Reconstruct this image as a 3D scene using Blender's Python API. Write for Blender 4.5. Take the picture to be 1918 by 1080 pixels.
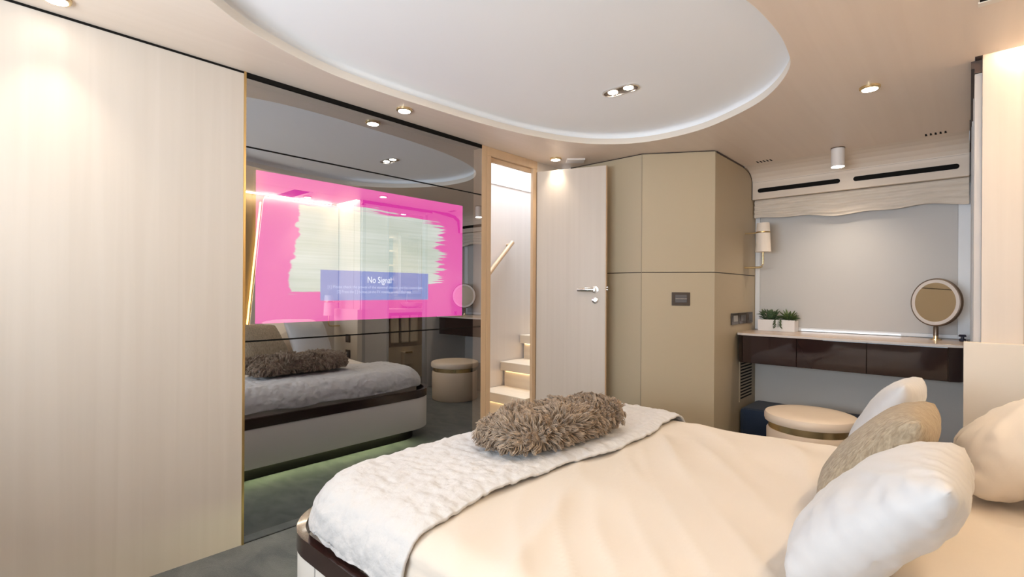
import bpy, bmesh, math, random
from mathutils import Vector, Matrix, noise
for o in list(bpy.data.objects): bpy.data.objects.remove(o)
S = bpy.context.scene
COL = S.collection
PI = math.pi
random.seed(7)

# ------------------------------------------------------------------ camera, world, daylight, exposure
cd = bpy.data.cameras.new('camera'); cam = bpy.data.objects.new('camera', cd); COL.objects.link(cam)
YAW = math.radians(42.53); ROLL = math.radians(-0.338)
fw = Vector((-math.sin(YAW), math.cos(YAW), 0)); r0 = Vector((math.cos(YAW), math.sin(YAW), 0)); u0 = Vector((0, 0, 1))
rt = r0*math.cos(ROLL) - u0*math.sin(ROLL); up = u0*math.cos(ROLL) + r0*math.sin(ROLL)
M = Matrix((rt, up, -fw)).transposed().to_4x4(); M.translation = (0, 0, 1.08)
cam.matrix_world = M
cd.sensor_width = 36; cd.lens = 934.5/1918*36; cd.shift_y = 7/1918; cd.clip_start = 0.05
S.camera = cam
w = bpy.data.worlds.new('sky'); S.world = w; w.use_nodes = True
bg = w.node_tree.nodes['Background']; bg.inputs[0].default_value = (0.72, 0.85, 1, 1); bg.inputs[1].default_value = 1.0
S.view_settings.view_transform = 'Standard'; S.view_settings.look = 'None'
S.view_settings.gamma = 1; S.view_settings.use_curve_mapping = False
EV = 1.25
S.view_settings.exposure = EV
K = 2**-EV            # keeps lit screens and lamps at their own level
S.cycles.use_denoising = True
S.cycles.max_bounces = 12; S.cycles.diffuse_bounces = 6; S.cycles.glossy_bounces = 6; S.cycles.transparent_max_bounces = 8
S.cycles.sample_clamp_indirect = 6
def area(name, loc, rot, sx, sy, power, col, spread=180):
    l = bpy.data.lights.new(name, 'AREA'); l.shape = 'RECTANGLE'; l.size = sx; l.size_y = sy; l.energy = power; l.color = col
    l.spread = math.radians(spread)
    o = bpy.data.objects.new(name, l); COL.objects.link(o); o.location = loc; o.rotation_euler = rot
    return o
WIN = (-1.60, 0.10, 0.75, 1.72)            # the hull window behind the camera: x0 x1 z0 z1
area('window_daylight_fill', (-0.75, -1.17, 1.20), (PI/2 + 0.95, 0, 0), 1.65, 0.95, 44, (0.80, 0.90, 1.0))      # soft fill for the unseen window, tilted steeply up to brighten the ceiling
area('stairwell_daylight', (-2.52, 2.9, 2.85), (0, 0, 0), 0.45, 1.1, 22, (0.84, 0.91, 1.0))

# ------------------------------------------------------------------ materials
def nd(nt, t, **kw):
    n = nt.nodes.new(t)
    for k, v in kw.items(): setattr(n, k, v)
    return n
def mat(name, col, rough=0.5, metal=0.0, spec=0.5, coat=0.0, sheen=0.0, emit=None, es=0.0, bump=None, var=None):
    """bump=(scale vec, strength, distance), var=(scale vec, amount, second colour)"""
    m = bpy.data.materials.new(name); m.use_nodes = True; nt = m.node_tree
    p = nt.nodes['Principled BSDF']
    p.inputs['Base Color'].default_value = (*col, 1); p.inputs['Roughness'].default_value = rough
    p.inputs['Metallic'].default_value = metal; p.inputs['Specular IOR Level'].default_value = spec
    p.inputs['Coat Weight'].default_value = coat; p.inputs['Sheen Weight'].default_value = sheen
    p.inputs['Coat Roughness'].default_value = 0.03
    if emit: p.inputs['Emission Color'].default_value = (*emit, 1); p.inputs['Emission Strength'].default_value = es
    def noise_tex(sc, det=4, dist=0.0):
        tc = nd(nt, 'ShaderNodeTexCoord'); mp = nd(nt, 'ShaderNodeMapping'); mp.inputs['Scale'].default_value = sc
        nt.links.new(tc.outputs['Object'], mp.inputs[0])
        n = nd(nt, 'ShaderNodeTexNoise'); n.inputs['Scale'].default_value = 1; n.inputs['Detail'].default_value = det
        n.inputs['Distortion'].default_value = dist
        nt.links.new(mp.outputs[0], n.inputs['Vector']); return n.outputs['Fac']
    if var:
        f = noise_tex(var[0], 5, var[3] if len(var) > 3 else 0)
        rp = nd(nt, 'ShaderNodeMapRange'); rp.inputs[1].default_value = 0.35; rp.inputs[2].default_value = 0.65
        rp.inputs[3].default_value = 0; rp.inputs[4].default_value = var[1]; nt.links.new(f, rp.inputs[0])
        mx = nd(nt, 'ShaderNodeMix', data_type='RGBA'); mx.inputs[6].default_value = (*col, 1); mx.inputs[7].default_value = (*var[2], 1)
        nt.links.new(rp.outputs[0], mx.inputs[0]); nt.links.new(mx.outputs[2], p.inputs['Base Color'])
    if bump:
        b = nd(nt, 'ShaderNodeBump'); b.inputs['Strength'].default_value = bump[1]; b.inputs['Distance'].default_value = bump[2]
        nt.links.new(noise_tex(bump[0], 6), b.inputs['Height']); nt.links.new(b.outputs[0], p.inputs['Normal'])
    return m
def wood(name, base, dark, axis, rough=0.42):
    sc = [22.0, 22.0, 22.0]; sc['xyz'.index(axis)] = 0.6
    bs = [160.0, 160.0, 160.0]; bs['xyz'.index(axis)] = 4.0
    return mat(name, base, rough, var=(sc, 0.42, dark, 0.5), bump=(bs, 0.08, 0.0015), spec=0.45)
W_V = wood('pale_ash_vertical', (0.56, 0.495, 0.43), (0.49, 0.425, 0.36), 'z')
W_X = wood('pale_ash_across', (0.72, 0.62, 0.52), (0.66, 0.56, 0.46), 'x')
W_Y = wood('pale_ash_along', (0.76, 0.64, 0.535), (0.70, 0.58, 0.475), 'y', 0.38)
W_D = wood('door_jamb_ash', (0.58, 0.41, 0.26), (0.50, 0.34, 0.20), 'z')
WHITE = mat('white_ceiling_paint', (0.87, 0.865, 0.86), 0.55)
LIP = mat('tray_lip_ash', (0.76, 0.69, 0.60), 0.45)
LEATHER = mat('sage_beige_leather', (0.46, 0.385, 0.27), 0.46, spec=0.35, bump=((420, 420, 420), 0.12, 0.001))
LEATHER_L = mat('light_greige_leather', (0.64, 0.58, 0.50), 0.5, spec=0.35, bump=((420, 420, 420), 0.12, 0.001))
LEATHER_B = mat('bed_base_leather', (0.80, 0.76, 0.70), 0.5, spec=0.35, bump=((420, 420, 420), 0.1, 0.001))
STOOL = mat('cream_leather', (0.76, 0.63, 0.50), 0.42, bump=((380, 380, 380), 0.12, 0.001))
CARPET = mat('blue_grey_carpet', (0.085, 0.094, 0.094), 0.95, spec=0.1, sheen=0.25, var=((5, 9, 9), 0.8, (0.16, 0.168, 0.160), 1.2), bump=((260, 260, 260), 0.7, 0.006))
NAVY = mat('navy_carpet', (0.028, 0.045, 0.085), 0.95, spec=0.1, sheen=0.2, bump=((260, 260, 260), 0.7, 0.006))
BLACK = mat('black_gap', (0.008, 0.007, 0.006), 0.7, spec=0.1)
DARKBR = mat('dark_brown_seal', (0.035, 0.02, 0.016), 0.5)
GOLD = mat('brushed_gold', (0.62, 0.44, 0.20), 0.3, 1.0)
BRASS = mat('satin_brass', (0.78, 0.62, 0.36), 0.25, 1.0)
CHROME = mat('satin_chrome', (0.78, 0.75, 0.72), 0.2, 1.0)
BRONZE = mat('dark_bronze', (0.20, 0.155, 0.12), 0.35, 0.9)
LACQ = mat('dark_brown_lacquer', (0.024, 0.012, 0.012), 0.05, spec=0.45, coat=0.25)
RIM = mat('brown_lacquer_rim', (0.030, 0.012, 0.010), 0.14, coat=0.35)
STONE = mat('pale_stone_top', (0.56, 0.43, 0.33), 0.25, var=((6, 30, 6), 0.6, (0.47, 0.36, 0.28), 0.8), coat=0.1)
STONE_E = mat('polished_stone_edge', (0.72, 0.66, 0.62), 0.15, coat=0.5)
SCREENW = mat('pale_grey_blackout_panel', (0.55, 0.54, 0.53), 0.6)
WALLG = mat('grey_wall_lining', (0.62, 0.59, 0.55), 0.55)
FRAME_W = mat('white_window_frame', (0.74, 0.76, 0.79), 0.4)
LINEN = mat('raw_linen', (0.72, 0.65, 0.57), 0.85, spec=0.15, bump=((300, 300, 40), 0.35, 0.002), var=((8, 8, 60), 0.6, (0.62, 0.55, 0.46), 0.5))
SHEET = mat('ivory_cotton', (0.65, 0.585, 0.51), 0.75, spec=0.2, sheen=0.1, bump=((30, 9, 9), 0.25, 0.008))
PLUSH = mat('white_plush', (0.57, 0.56, 0.555), 0.95, spec=0.1, sheen=0.35, bump=((85, 85, 85), 0.4, 0.006))
FUR = mat('taupe_fur', (0.27, 0.195, 0.135), 0.7, spec=0.25, sheen=0.2, var=((40, 40, 40), 0.9, (0.46, 0.355, 0.26)))
CUSH_W = mat('white_satin_cotton', (0.52, 0.52, 0.53), 0.55, sheen=0.2, bump=((10, 10, 10), 0.15, 0.01))
CUSH_T = mat('taupe_chenille', (0.24, 0.185, 0.120), 0.8, sheen=0.15, var=((70, 260, 45), 0.9, (0.43, 0.355, 0.25), 0.6), bump=((90, 300, 60), 0.8, 0.005))
SHADE = mat('cream_lamp_shade', (0.78, 0.70, 0.62), 0.7)
POTW = mat('white_ceramic', (0.80, 0.765, 0.745), 0.4)
LEAF = mat('green_succulent', (0.055, 0.105, 0.05), 0.5, var=((60, 60, 60), 0.8, (0.12, 0.17, 0.085)))
LEAF2 = mat('yellow_green_succulent', (0.10, 0.15, 0.04), 0.5, var=((50, 50, 50), 0.8, (0.05, 0.09, 0.05)))
SOIL = mat('dark_soil', (0.03, 0.022, 0.016), 0.9)
GLASSM = mat('round_mirror_glass', (0.85, 0.84, 0.82), 0.02, 1.0)
FROST = mat('frosted_ring', (0.62, 0.58, 0.56), 0.4)
BRONZE_W = mat('bronze_weave', (0.26, 0.19, 0.105), 0.5, 0.25, bump=((20, 20, 500), 0.3, 0.002))
STEP = mat('pale_ash_step', (0.72, 0.62, 0.49), 0.45, var=((2, 40, 40), 0.6, (0.64, 0.54, 0.42)))
STAIRW = wood('stair_wall_ash', (0.68, 0.63, 0.60), (0.62, 0.57, 0.54), 'z')
TILE = mat('warm_cream_wall', (0.70, 0.60, 0.47), 0.4)
TOWEL = mat('white_towel', (0.82, 0.74, 0.62), 0.95, bump=((220, 220, 220), 0.6, 0.004))
def emis(name, col, s):
    m = bpy.data.materials.new(name); m.use_nodes = True; nt = m.node_tree; nt.nodes.clear()
    e = nd(nt, 'ShaderNodeEmission'); e.inputs[0].default_value = (*col, 1); e.inputs[1].default_value = s
    o = nd(nt, 'ShaderNodeOutputMaterial'); nt.links.new(e.outputs[0], o.inputs[0]); return m
LENS = emis('lit_lens', (1, 0.90, 0.76), 14)
LED = emis('warm_led', (1, 0.58, 0.16), 4.5)
LEDW = emis('warm_white_led', (1, 0.79, 0.55), 46)
UNDER = emis('underbed_led', (0.90, 1.0, 0.50), 20)
STEPLED = emis('step_led', (1, 0.72, 0.38), 5)
GLOWLINE = emis('painted_bright_line', (0.93, 0.96, 1.0), 0.9)  # emission that paints a bright line behind the desk
def mirror_mat():
    m = bpy.data.materials.new('two_way_mirror'); m.use_nodes = True; nt = m.node_tree; nt.nodes.clear()
    g = nd(nt, 'ShaderNodeBsdfGlossy'); g.inputs['Color'].default_value = (0.88, 0.92, 0.96, 1); g.inputs['Roughness'].default_value = 0.0
    t = nd(nt, 'ShaderNodeBsdfTransparent'); t.inputs[0].default_value = (0.92, 0.90, 0.92, 1)
    x = nd(nt, 'ShaderNodeMixShader'); x.inputs[0].default_value = 0.5
    o = nd(nt, 'ShaderNodeOutputMaterial')
    nt.links.new(t.outputs[0], x.inputs[1]); nt.links.new(g.outputs[0], x.inputs[2]); nt.links.new(x.outputs[0], o.inputs[0]); return m
MIRROR = mirror_mat()

# ------------------------------------------------------------------ mesh helpers
class MB:
    def __init__(s): s.bm = bmesh.new()
    def box(s, x0, x1, y0, y1, z0, z1, bev=0.0, seg=2):
        r = bmesh.ops.create_cube(s.bm, size=1)
        vs = r['verts']
        for v in vs: v.co = Vector(((x0+x1)/2 + v.co.x*(x1-x0), (y0+y1)/2 + v.co.y*(y1-y0), (z0+z1)/2 + v.co.z*(z1-z0)))
        if bev:
            es = list({e for v in vs for e in v.link_edges})
            bmesh.ops.bevel(s.bm, geom=es, offset=bev, segments=seg, profile=0.5, affect='EDGES')
        return s
    def prism(s, pts, z0, z1, bev=0.0, axis='z'):
        """extrude a polygon; axis z: pts=(x,y); axis x: pts=(y,z); axis y: pts=(x,z)"""
        def P(p, h): return (p[0], p[1], h) if axis == 'z' else ((h, p[0], p[1]) if axis == 'x' else (p[0], h, p[1]))
        a = [s.bm.verts.new(P(p, z0)) for p in pts]; b = [s.bm.verts.new(P(p, z1)) for p in pts]
        n = len(pts); fs = [s.bm.faces.new(a), s.bm.faces.new(b)]
        for i in range(n): fs.append(s.bm.faces.new((a[i], a[(i+1) % n], b[(i+1) % n], b[i])))
        bmesh.ops.recalc_face_normals(s.bm, faces=fs)
        if bev:
            es = [e for f in fs[:2] for e in f.edges]
            bmesh.ops.bevel(s.bm, geom=es, offset=bev, segments=2, profile=0.5, affect='EDGES')
        return s
    def lathe(s, prof, c, axis=(0, 0, 1), n=40, cap=True):
        q = Vector((0, 0, 1)).rotation_difference(Vector(axis)); c = Vector(c)
        rings = [[s.bm.verts.new(c + q @ Vector((r*math.cos(2*PI*i/n), r*math.sin(2*PI*i/n), z))) for i in range(n)] for r, z in prof]
        fs = []
        for a, b in zip(rings, rings[1:]):
            for i in range(n): fs.append(s.bm.faces.new((a[i], a[(i+1) % n], b[(i+1) % n], b[i])))
        if cap: fs += [s.bm.faces.new(rings[0]), s.bm.faces.new(rings[-1])]
        bmesh.ops.recalc_face_normals(s.bm, faces=fs)
        return s
    def tube(s, pts, r, n=12):
        pts = [Vector(p) for p in pts]; rings = []
        for i, p in enumerate(pts):
            d = (pts[min(i+1, len(pts)-1)] - pts[max(i-1, 0)]).normalized()
            a = d.cross(Vector((0, 0, 1)) if abs(d.z) < 0.9 else Vector((1, 0, 0))).normalized(); b = d.cross(a)
            rr = r[i] if isinstance(r, (list, tuple)) else r
            rings.append([s.bm.verts.new(p + (a*math.cos(2*PI*k/n) + b*math.sin(2*PI*k/n))*rr) for k in range(n)])
        fs = []
        for a, b in zip(rings, rings[1:]):
            for k in range(n): fs.append(s.bm.faces.new((a[k], a[(k+1) % n], b[(k+1) % n], b[k])))
        fs += [s.bm.faces.new(rings[0]), s.bm.faces.new(rings[-1])]
        bmesh.ops.recalc_face_normals(s.bm, faces=fs)
        return s
    def grid(s, f, nu, nv, closed_u=False):
        V = [[s.bm.verts.new(f(i/nu, j/nv)) for j in range(nv+1)] for i in range(nu + (0 if closed_u else 1))]
        for i in range(nu):
            for j in range(nv):
                a, b = V[i], V[(i+1) % len(V)]
                try: s.bm.faces.new((a[j], b[j], b[j+1], a[j+1]))
                except ValueError: pass
        return s
    def quad(s, *ps):
        s.bm.faces.new([s.bm.verts.new(p) for p in ps]); return s
    def build(s, name, m, parent=None, smooth=False, loc=None, ang=40):
        bm = s.bm
        me = bpy.data.meshes.new(name)
        off = Vector(parent.matrix_world.translation if parent else (loc or (0, 0, 0)))
        if parent:
            off = Vector((0, 0, 0)); q = parent
            while q: off += Vector(q.location); q = q.parent
        bmesh.ops.translate(bm, verts=bm.verts, vec=-off)
        bm.to_mesh(me); bm.free(); me.materials.append(m)
        if smooth:
            for p in me.polygons: p.use_smooth = True
            if ang < 180: me.set_sharp_from_angle(angle=math.radians(ang))
        o = bpy.data.objects.new(name, me); COL.objects.link(o)
        if parent: o.parent = parent
        elif loc: o.location = loc
        return o
def tag(o, label, cat, group=None, kind=None):
    o['label'] = label; o['category'] = cat
    if group: o['group'] = group
    if kind: o['kind'] = kind
    return o
def thing(name, label, cat, loc, group=None):
    o = bpy.data.objects.new(name, None); COL.objects.link(o); o.location = loc; o.empty_display_size = 0.05
    return tag(o, label, cat, group)
def struct(o, label=None):
    o['kind'] = 'structure'
    if label: o['label'] = label
    return o
def copy_tree(o, parent=None):
    c = o.copy(); COL.objects.link(c); c.parent = parent
    for ch in [x for x in bpy.data.objects if x.parent == o]: copy_tree(ch, c)
    return c
def rrect(x0, x1, y0, y1, r, n=10):
    out = []
    for cx, cy, a0 in ((x1-r, y1-r, 0), (x0+r, y1-r, PI/2), (x0+r, y0+r, PI), (x1-r, y0+r, 1.5*PI)):
        for i in range(n+1): a = a0 + PI/2*i/n; out.append((cx + r*math.cos(a), cy + r*math.sin(a)))
    return out

XM = -2.274       # plane of the mirror wall
CZ = 2.01          # soffit height
YB, YF = -1.06, 4.12
# ------------------------------------------------------------------ room shell
struct(MB().box(-2.9, 1.3, YB, YF, -0.06, 0, 0).build('floor', CARPET))
# wall of the mirror: pale panel left of it, dark recess behind it, header over the doorway
struct(MB().box(XM-0.06, XM, YB, 0.788, 0, CZ-0.009, 0).build('wall_left', W_V))
struct(MB().box(XM-0.10, XM-0.075, 0.788, 2.19, 0, CZ+0.03).build('wall_recess', BLACK))
struct(MB().box(XM-0.012, XM+0.004, 0.788, 0.797, 0.0, CZ).build('trim_1', GOLD))
mb = MB(); mb.box(XM-0.05, XM+0.0015, YB, 0.788, CZ-0.009, CZ-0.0005); mb.box(XM-0.10, XM+0.0015, 0.788, 2.19, CZ-0.021, CZ-0.0005)
struct(mb.build('trim_2', BLACK))
struct(MB().box(XM-0.024, XM-0.004, 2.7355, 3.03, 0, CZ+0.03).build('wall_far', W_V))
# stairwell beyond the doorway
mb = MB(); mb.box(-2.84, -2.78, 2.15, 4.2, 0, 1.955); mb.box(-2.92, -2.86, 2.15, 4.2, 1.955, 3.0)
mb.box(-2.86, -2.775, 2.15, 4.2, 1.935, 1.955)
struct(mb.build('wall_stair', STAIRW))
mb = MB(); mb.box(-2.92, XM-0.06, 4.14, 4.2, 0, 3.0); mb.box(-2.92, XM-0.1, 2.13, 2.19, 0, 3.0); mb.box(XM-0.10, XM-0.06, 2.13, 4.2, CZ+0.03, 3.0)
struct(mb.build('wall_stair_end', STAIRW))
# closure of the niche, back wall and head wall
struct(MB().box(-1.23, 0.02, YF, YF+0.06, 0, 2.02).build('wall_niche', WALLG))
mb = MB()
mb.box(-2.34, WIN[0], YB-0.06, YB, 0, CZ); mb.box(WIN[1], 0.56, YB-0.06, YB, 0, CZ)
mb.box(WIN[0], WIN[1], YB-0.06, YB, 0, WIN[2]); mb.box(WIN[0], WIN[1], YB-0.06, YB, WIN[3], CZ)
struct(mb.build('wall_back', W_V))
struct(MB().box(0.52, 0.58, YB, 2.70, 0, CZ+0.06).build('wall_head', BRONZE_W))
mb = MB()      # hull window behind the camera, its frame
for b in ((WIN[0], WIN[1], WIN[2], WIN[2]+0.03), (WIN[0], WIN[1], WIN[3]-0.03, WIN[3]), (WIN[0], WIN[0]+0.03, WIN[2], WIN[3]), (WIN[1]-0.03, WIN[1], WIN[2], WIN[3])):
    mb.box(b[0], b[1], YB-0.05, YB+0.012, b[2], b[3])
struct(mb.build('window_2', FRAME_W))

# ceiling with the oval opening
TRAY = [(-1.30, 0.02), (-1.58, 0.20), (-1.79, 0.505), (-1.915, 0.704), (-2.010, 0.995), (-2.031, 1.262), (-2.018, 1.559), (-1.990, 1.905), (-1.918, 2.275),
        (-1.764, 2.611), (-1.505, 2.810), (-1.175, 2.824), (-0.896, 2.698), (-0.698, 2.532), (-0.553, 2.290), (-0.512, 2.07), (-0.508, 1.862), (-0.53, 1.64),
        (-0.60, 1.36), (-0.70, 1.02), (-0.84, 0.66), (-1.03, 0.27)]
def smooth_closed(P, k=6):
    n = len(P); out = []
    for i in range(n):
        p0, p1, p2, p3 = (Vector(P[(i+j-1) % n]) for j in range(4))
        for s in range(k):
            t = s/k
            out.append(0.5*((2*p1) + (p2-p0)*t + (2*p0-5*p1+4*p2-p3)*t*t + (3*p1-p0-3*p2+p3)*t**3))
    return [(p.x, p.y) for p in out]
OV = smooth_closed(TRAY)
bm = bmesh.new()
outer = [(-2.374, YB), (0.011, YB), (0.011, 3.83), (-1.219, 3.83), (-1.219, 4.14), (-2.2, 4.14), (-2.2, 3.05), (-2.374, 3.05)]
def loop(bm, pts, z):
    v = [bm.verts.new((p[0], p[1], z)) for p in pts]
    return v, [bm.edges.new((v[i], v[(i+1) % len(v)])) for i in range(len(v))]
_, e1 = loop(bm, outer, CZ); vi, e2 = loop(bm, OV, CZ)
bmesh.ops.triangle_fill(bm, edges=e1+e2, use_beauty=True)
bm.faces.ensure_lookup_table()
c = MB(); c.bm = bm
ceil = struct(c.build('ceiling', W_Y))
TZ = CZ + 0.072
mb = MB(); n = len(OV)
cen = Vector((-1.27, 1.5))
def off(p, d):
    i = OV.index(p); a = Vector(OV[i-1]); b = Vector(OV[(i+1) % n]); t = (b-a).normalized(); nn = Vector((t.y, -t.x))
    if nn.dot(Vector(p)-cen) < 0: nn = -nn
    q = Vector(p) + nn*d; return (q.x, q.y)
def band(rings):
    V = [[mb.bm.verts.new(p) for p in r] for r in rings]
    for a, b in zip(V, V[1:]):
        for i in range(n): mb.bm.faces.new((a[i], a[(i+1) % n], b[(i+1) % n], b[i]))
    return V
wall_r = [[(*off(p, d), z) for p in OV] for d, z in ((0.0, CZ+0.034), (0.030, CZ+0.034), (0.030, TZ-0.012), (0.022, TZ-0.003), (0.010, TZ))]
V = band(wall_r); mb.bm.faces.new(V[-1])
struct(mb.build('ceiling_tray', WHITE, ceil, smooth=True, ang=60))
mb = MB(); band([[(*off(p, d), z) for p in OV] for d, z in ((0.0, CZ+0.0345), (-0.001, CZ+0.0345), (-0.0015, CZ+0.033), (-0.0015, CZ+0.0005), (0.0, CZ-0.0005))])
struct(mb.build('ceiling_lip', LIP, ceil, smooth=True, ang=30))
# lower strip of ceiling by the bed head, with its cove slot, and over the bathroom
struct(MB().box(0.011, 0.60, YB, 2.655, CZ-0.0005, CZ+0.012).build('ceiling_head', W_Y, ceil))
struct(MB().box(0.0, 0.60, 2.56, 2.80, CZ+0.055, CZ+0.06).build('ceiling_cove', W_Y, ceil))
struct(MB().box(-0.0, 1.3, 2.75, YF+0.06, CZ+0.0, CZ+0.03).build('ceiling_bath', WHITE, ceil))

# ------------------------------------------------------------------ mirror panels and the television behind
def mirror_panel(z0, z1, label):
    y0, y1 = 0.7975, 2.19
    t = thing('mirror_panel', label, 'mirror', (XM, (y0+y1)/2, z0), 'smoked mirror panels')
    MB().quad((XM, y0, z0), (XM, y1, z0), (XM, y1, z1), (XM, y0, z1)).build('glass', MIRROR, t)
    for a in ((y0, y1, z0-0.0025, z0), (y0, y1, z1, z1+0.0025)): MB().box(XM-0.008, XM-0.0005, *a).build('edge', BLACK, t)
mirror_panel(1.697, 1.985, 'long smoked mirror strip directly under the ceiling, topmost of the mirror panels')
mirror_panel(0.866, 1.690, 'large smoked mirror panel in front of the pink television')
mirror_panel(0.004, 0.859, 'lowest smoked mirror panel, reflecting the bed base and carpet')
TVX, ty0, ty1, tz0, tz1 = XM-0.012, 0.844, 2.041, 0.936, 1.605
def tv_mat():
    m = bpy.data.materials.new('pink_screen'); m.use_nodes = True; nt = m.node_tree; nt.nodes.clear(); L = nt.links.new
    tc = nd(nt, 'ShaderNodeTexCoord'); sp = nd(nt, 'ShaderNodeSeparateXYZ'); L(tc.outputs['Generated'], sp.inputs[0])
    u, v = sp.outputs[1], sp.outputs[2]
    def val(x): 
        n = nd(nt, 'ShaderNodeValue'); n.outputs[0].default_value = x; return n.outputs[0]
    def mth(op, a, b=None, c=None):
        n = nd(nt, 'ShaderNodeMath', operation=op)
        for i, x in enumerate((a, b, c)):
            if x is None: continue
            if isinstance(x, (int, float)): n.inputs[i].default_value = x
            else: L(x, n.inputs[i])
        return n.outputs[0]
    def nz(su, sv, det=3, seed=0.0):
        cb = nd(nt, 'ShaderNodeCombineXYZ'); L(mth('MULTIPLY', u, su), cb.inputs[0]); L(mth('MULTIPLY', v, sv), cb.inputs[1]); cb.inputs[2].default_value = seed
        n = nd(nt, 'ShaderNodeTexNoise'); n.inputs['Scale'].default_value = 1; n.inputs['Detail'].default_value = det; L(cb.outputs[0], n.inputs['Vector'])
        return mth('SUBTRACT', n.outputs['Fac'], 0.5)
    def step(x, wd): 
        n = nd(nt, 'ShaderNodeMapRange'); n.inputs[1].default_value = 0; n.inputs[2].default_value = wd; L(x, n.inputs[0]); return n.outputs[0]
    # ragged left edge, streaked right edge, brushed top and bottom
    left = mth('ADD', mth('ADD', 0.135, mth('MULTIPLY', mth('SUBTRACT', v, 0.5), 0.07)), mth('MULTIPLY', nz(3, 13, 5), 0.10))
    right = mth('ADD', mth('ADD', 0.86, mth('MULTIPLY', nz(1.5, 60, 4, 3), 0.26)), mth('MULTIPLY', nz(0.5, 7, 2, 5), 0.12))
    top = mth('ADD', 0.835, mth('MULTIPLY', nz(3.2, 34, 5, 9), 0.34))
    bot = mth('ADD', mth('ADD', 0.225, mth('MULTIPLY', mth('SUBTRACT', u, 0.4), 0.13)), mth('MULTIPLY', nz(3.0, 30, 5, 13), 0.34))
    k = mth('MULTIPLY', step(mth('SUBTRACT', u, left), 0.008), step(mth('SUBTRACT', right, u), 0.012))
    k = mth('MULTIPLY', k, mth('MULTIPLY', step(mth('SUBTRACT', top, v), 0.012), step(mth('SUBTRACT', v, bot), 0.012)))
    st = nz(3, 70, 5, 21); big = nz(2, 5, 2, 31)
    cr = nd(nt, 'ShaderNodeMix', data_type='RGBA'); cr.inputs[6].default_value = (0.50, 0.60, 0.50, 1); cr.inputs[7].default_value = (0.72, 0.80, 0.74, 1)
    L(mth('ADD', 0.5, mth('ADD', mth('MULTIPLY', st, 1.6), mth('MULTIPLY', big, 1.2))), cr.inputs[0])
    mx = nd(nt, 'ShaderNodeMix', data_type='RGBA'); mx.inputs[6].default_value = (0.82, 0.055, 0.42, 1)
    L(k, mx.inputs[0]); L(cr.outputs[2], mx.inputs[7])
    e = nd(nt, 'ShaderNodeEmission'); e.inputs[1].default_value = 1.78*K; L(mx.outputs[2], e.inputs[0])
    o = nd(nt, 'ShaderNodeOutputMaterial'); L(e.outputs[0], o.inputs[0]); return m
tv = thing('television', 'television with a pink picture and a No Signal box, behind the smoked mirror', 'television', (TVX-0.02, (ty0+ty1)/2, tz0))
MB().box(TVX-0.05, TVX-0.004, ty0+0.002, ty1-0.002, tz0+0.002, tz1-0.002, 0.003).build('housing', BLACK, tv)
scr = MB().box(TVX-0.003, TVX, ty0, ty1, tz0, tz1).build('screen', tv_mat(), tv); scr['label'] = 'pink screen with a pale brushed paint swipe'
def uv(u, v): return ty0 + u*(ty1-ty0), tz0 + v*(tz1-tz0)
a = uv(0.245, 0.148); b = uv(0.782, 0.369)
box = MB().box(TVX+0.0005, TVX+0.0015, a[0], b[0], a[1], b[1]).build('message_box', emis('message_blue', (0.17, 0.23, 0.52), 2.2*K), tv); box['label'] = 'translucent blue message box'
TXT = emis('message_text', (0.85, 0.92, 1.0), 2.2*K); TXT2 = emis('message_text_small', (0.55, 0.62, 0.90), 2.0*K)
def text(body, size, y, z, m, parent, width=None):
    cu = bpy.data.curves.new('t', 'FONT'); cu.body = body; cu.size = size; cu.align_x = 'CENTER'; cu.align_y = 'CENTER'; cu.extrude = 0.0002
    o = bpy.data.objects.new('t', cu); COL.objects.link(o)
    bpy.context.view_layer.update()
    me = bpy.data.meshes.new_from_object(o.evaluated_get(bpy.context.evaluated_depsgraph_get()))
    bpy.data.objects.remove(o)
    xs = [v.co.x for v in me.vertices]; s = (width/(max(xs)-min(xs))) if width else 1
    px = Vector((0, 0, 0)); q = parent
    while q: px += Vector(q.location); q = q.parent
    me.transform(Matrix(((0, 0, 1, TVX+0.0022-px.x), (s, 0, 0, y-px.y), (0, 1, 0, z-px.z), (0, 0, 0, 1))))
    me.materials.append(m)
    o = bpy.data.objects.new('message_text', me); COL.objects.link(o); o.parent = parent; return o
yc = uv(0.516, 0)[0]
text('No Signal', 0.046, yc, uv(0, 0.302)[1], TXT, box, 0.142)
text('[1] Please check the power of the external devices and the connections.', 0.020, uv(0.513, 0)[0], uv(0, 0.247)[1], TXT2, box, 0.57)
text('[2] Press the [ ] button on the TV remote to select the input.', 0.020, uv(0.50, 0)[0], uv(0, 0.211)[1], TXT2, box, 0.44)

# ------------------------------------------------------------------ doorway, open door, stairs
door = bpy.data.objects.new('door_1', None); COL.objects.link(door); door.location = (XM, 2.45, 0); struct(door, 'open pale wood cabin door beside the mirror')
mb = MB(); mb.box(XM-0.10, XM+0.0, 2.191, 2.235, 0, CZ, 0.002); mb.box(XM-0.10, XM+0.0, 2.237, 2.276, 0, CZ-0.055, 0.002)
mb.box(XM-0.04, XM+0.0, 2.236, 2.74, CZ-0.055, CZ, 0.002); mb.box(XM-0.04, XM-0.02, 2.275, 2.70, CZ-0.085, CZ-0.056, 0.002)
mb.box(XM-0.022, XM-0.0, 2.693, 2.735, 0, CZ-0.055, 0.002)
mb.build('door_frame', W_D, door)
A = Vector((-2.268, 2.7285, 0)); B = Vector((-1.800, 2.888, 0)); dv = (B-A).normalized(); dn = Vector((dv.y, -dv.x, 0))
def dpt(t, d, z): p = A + dv*t + dn*d; return (p.x, p.y, z)
LW = (B-A).length
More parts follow.
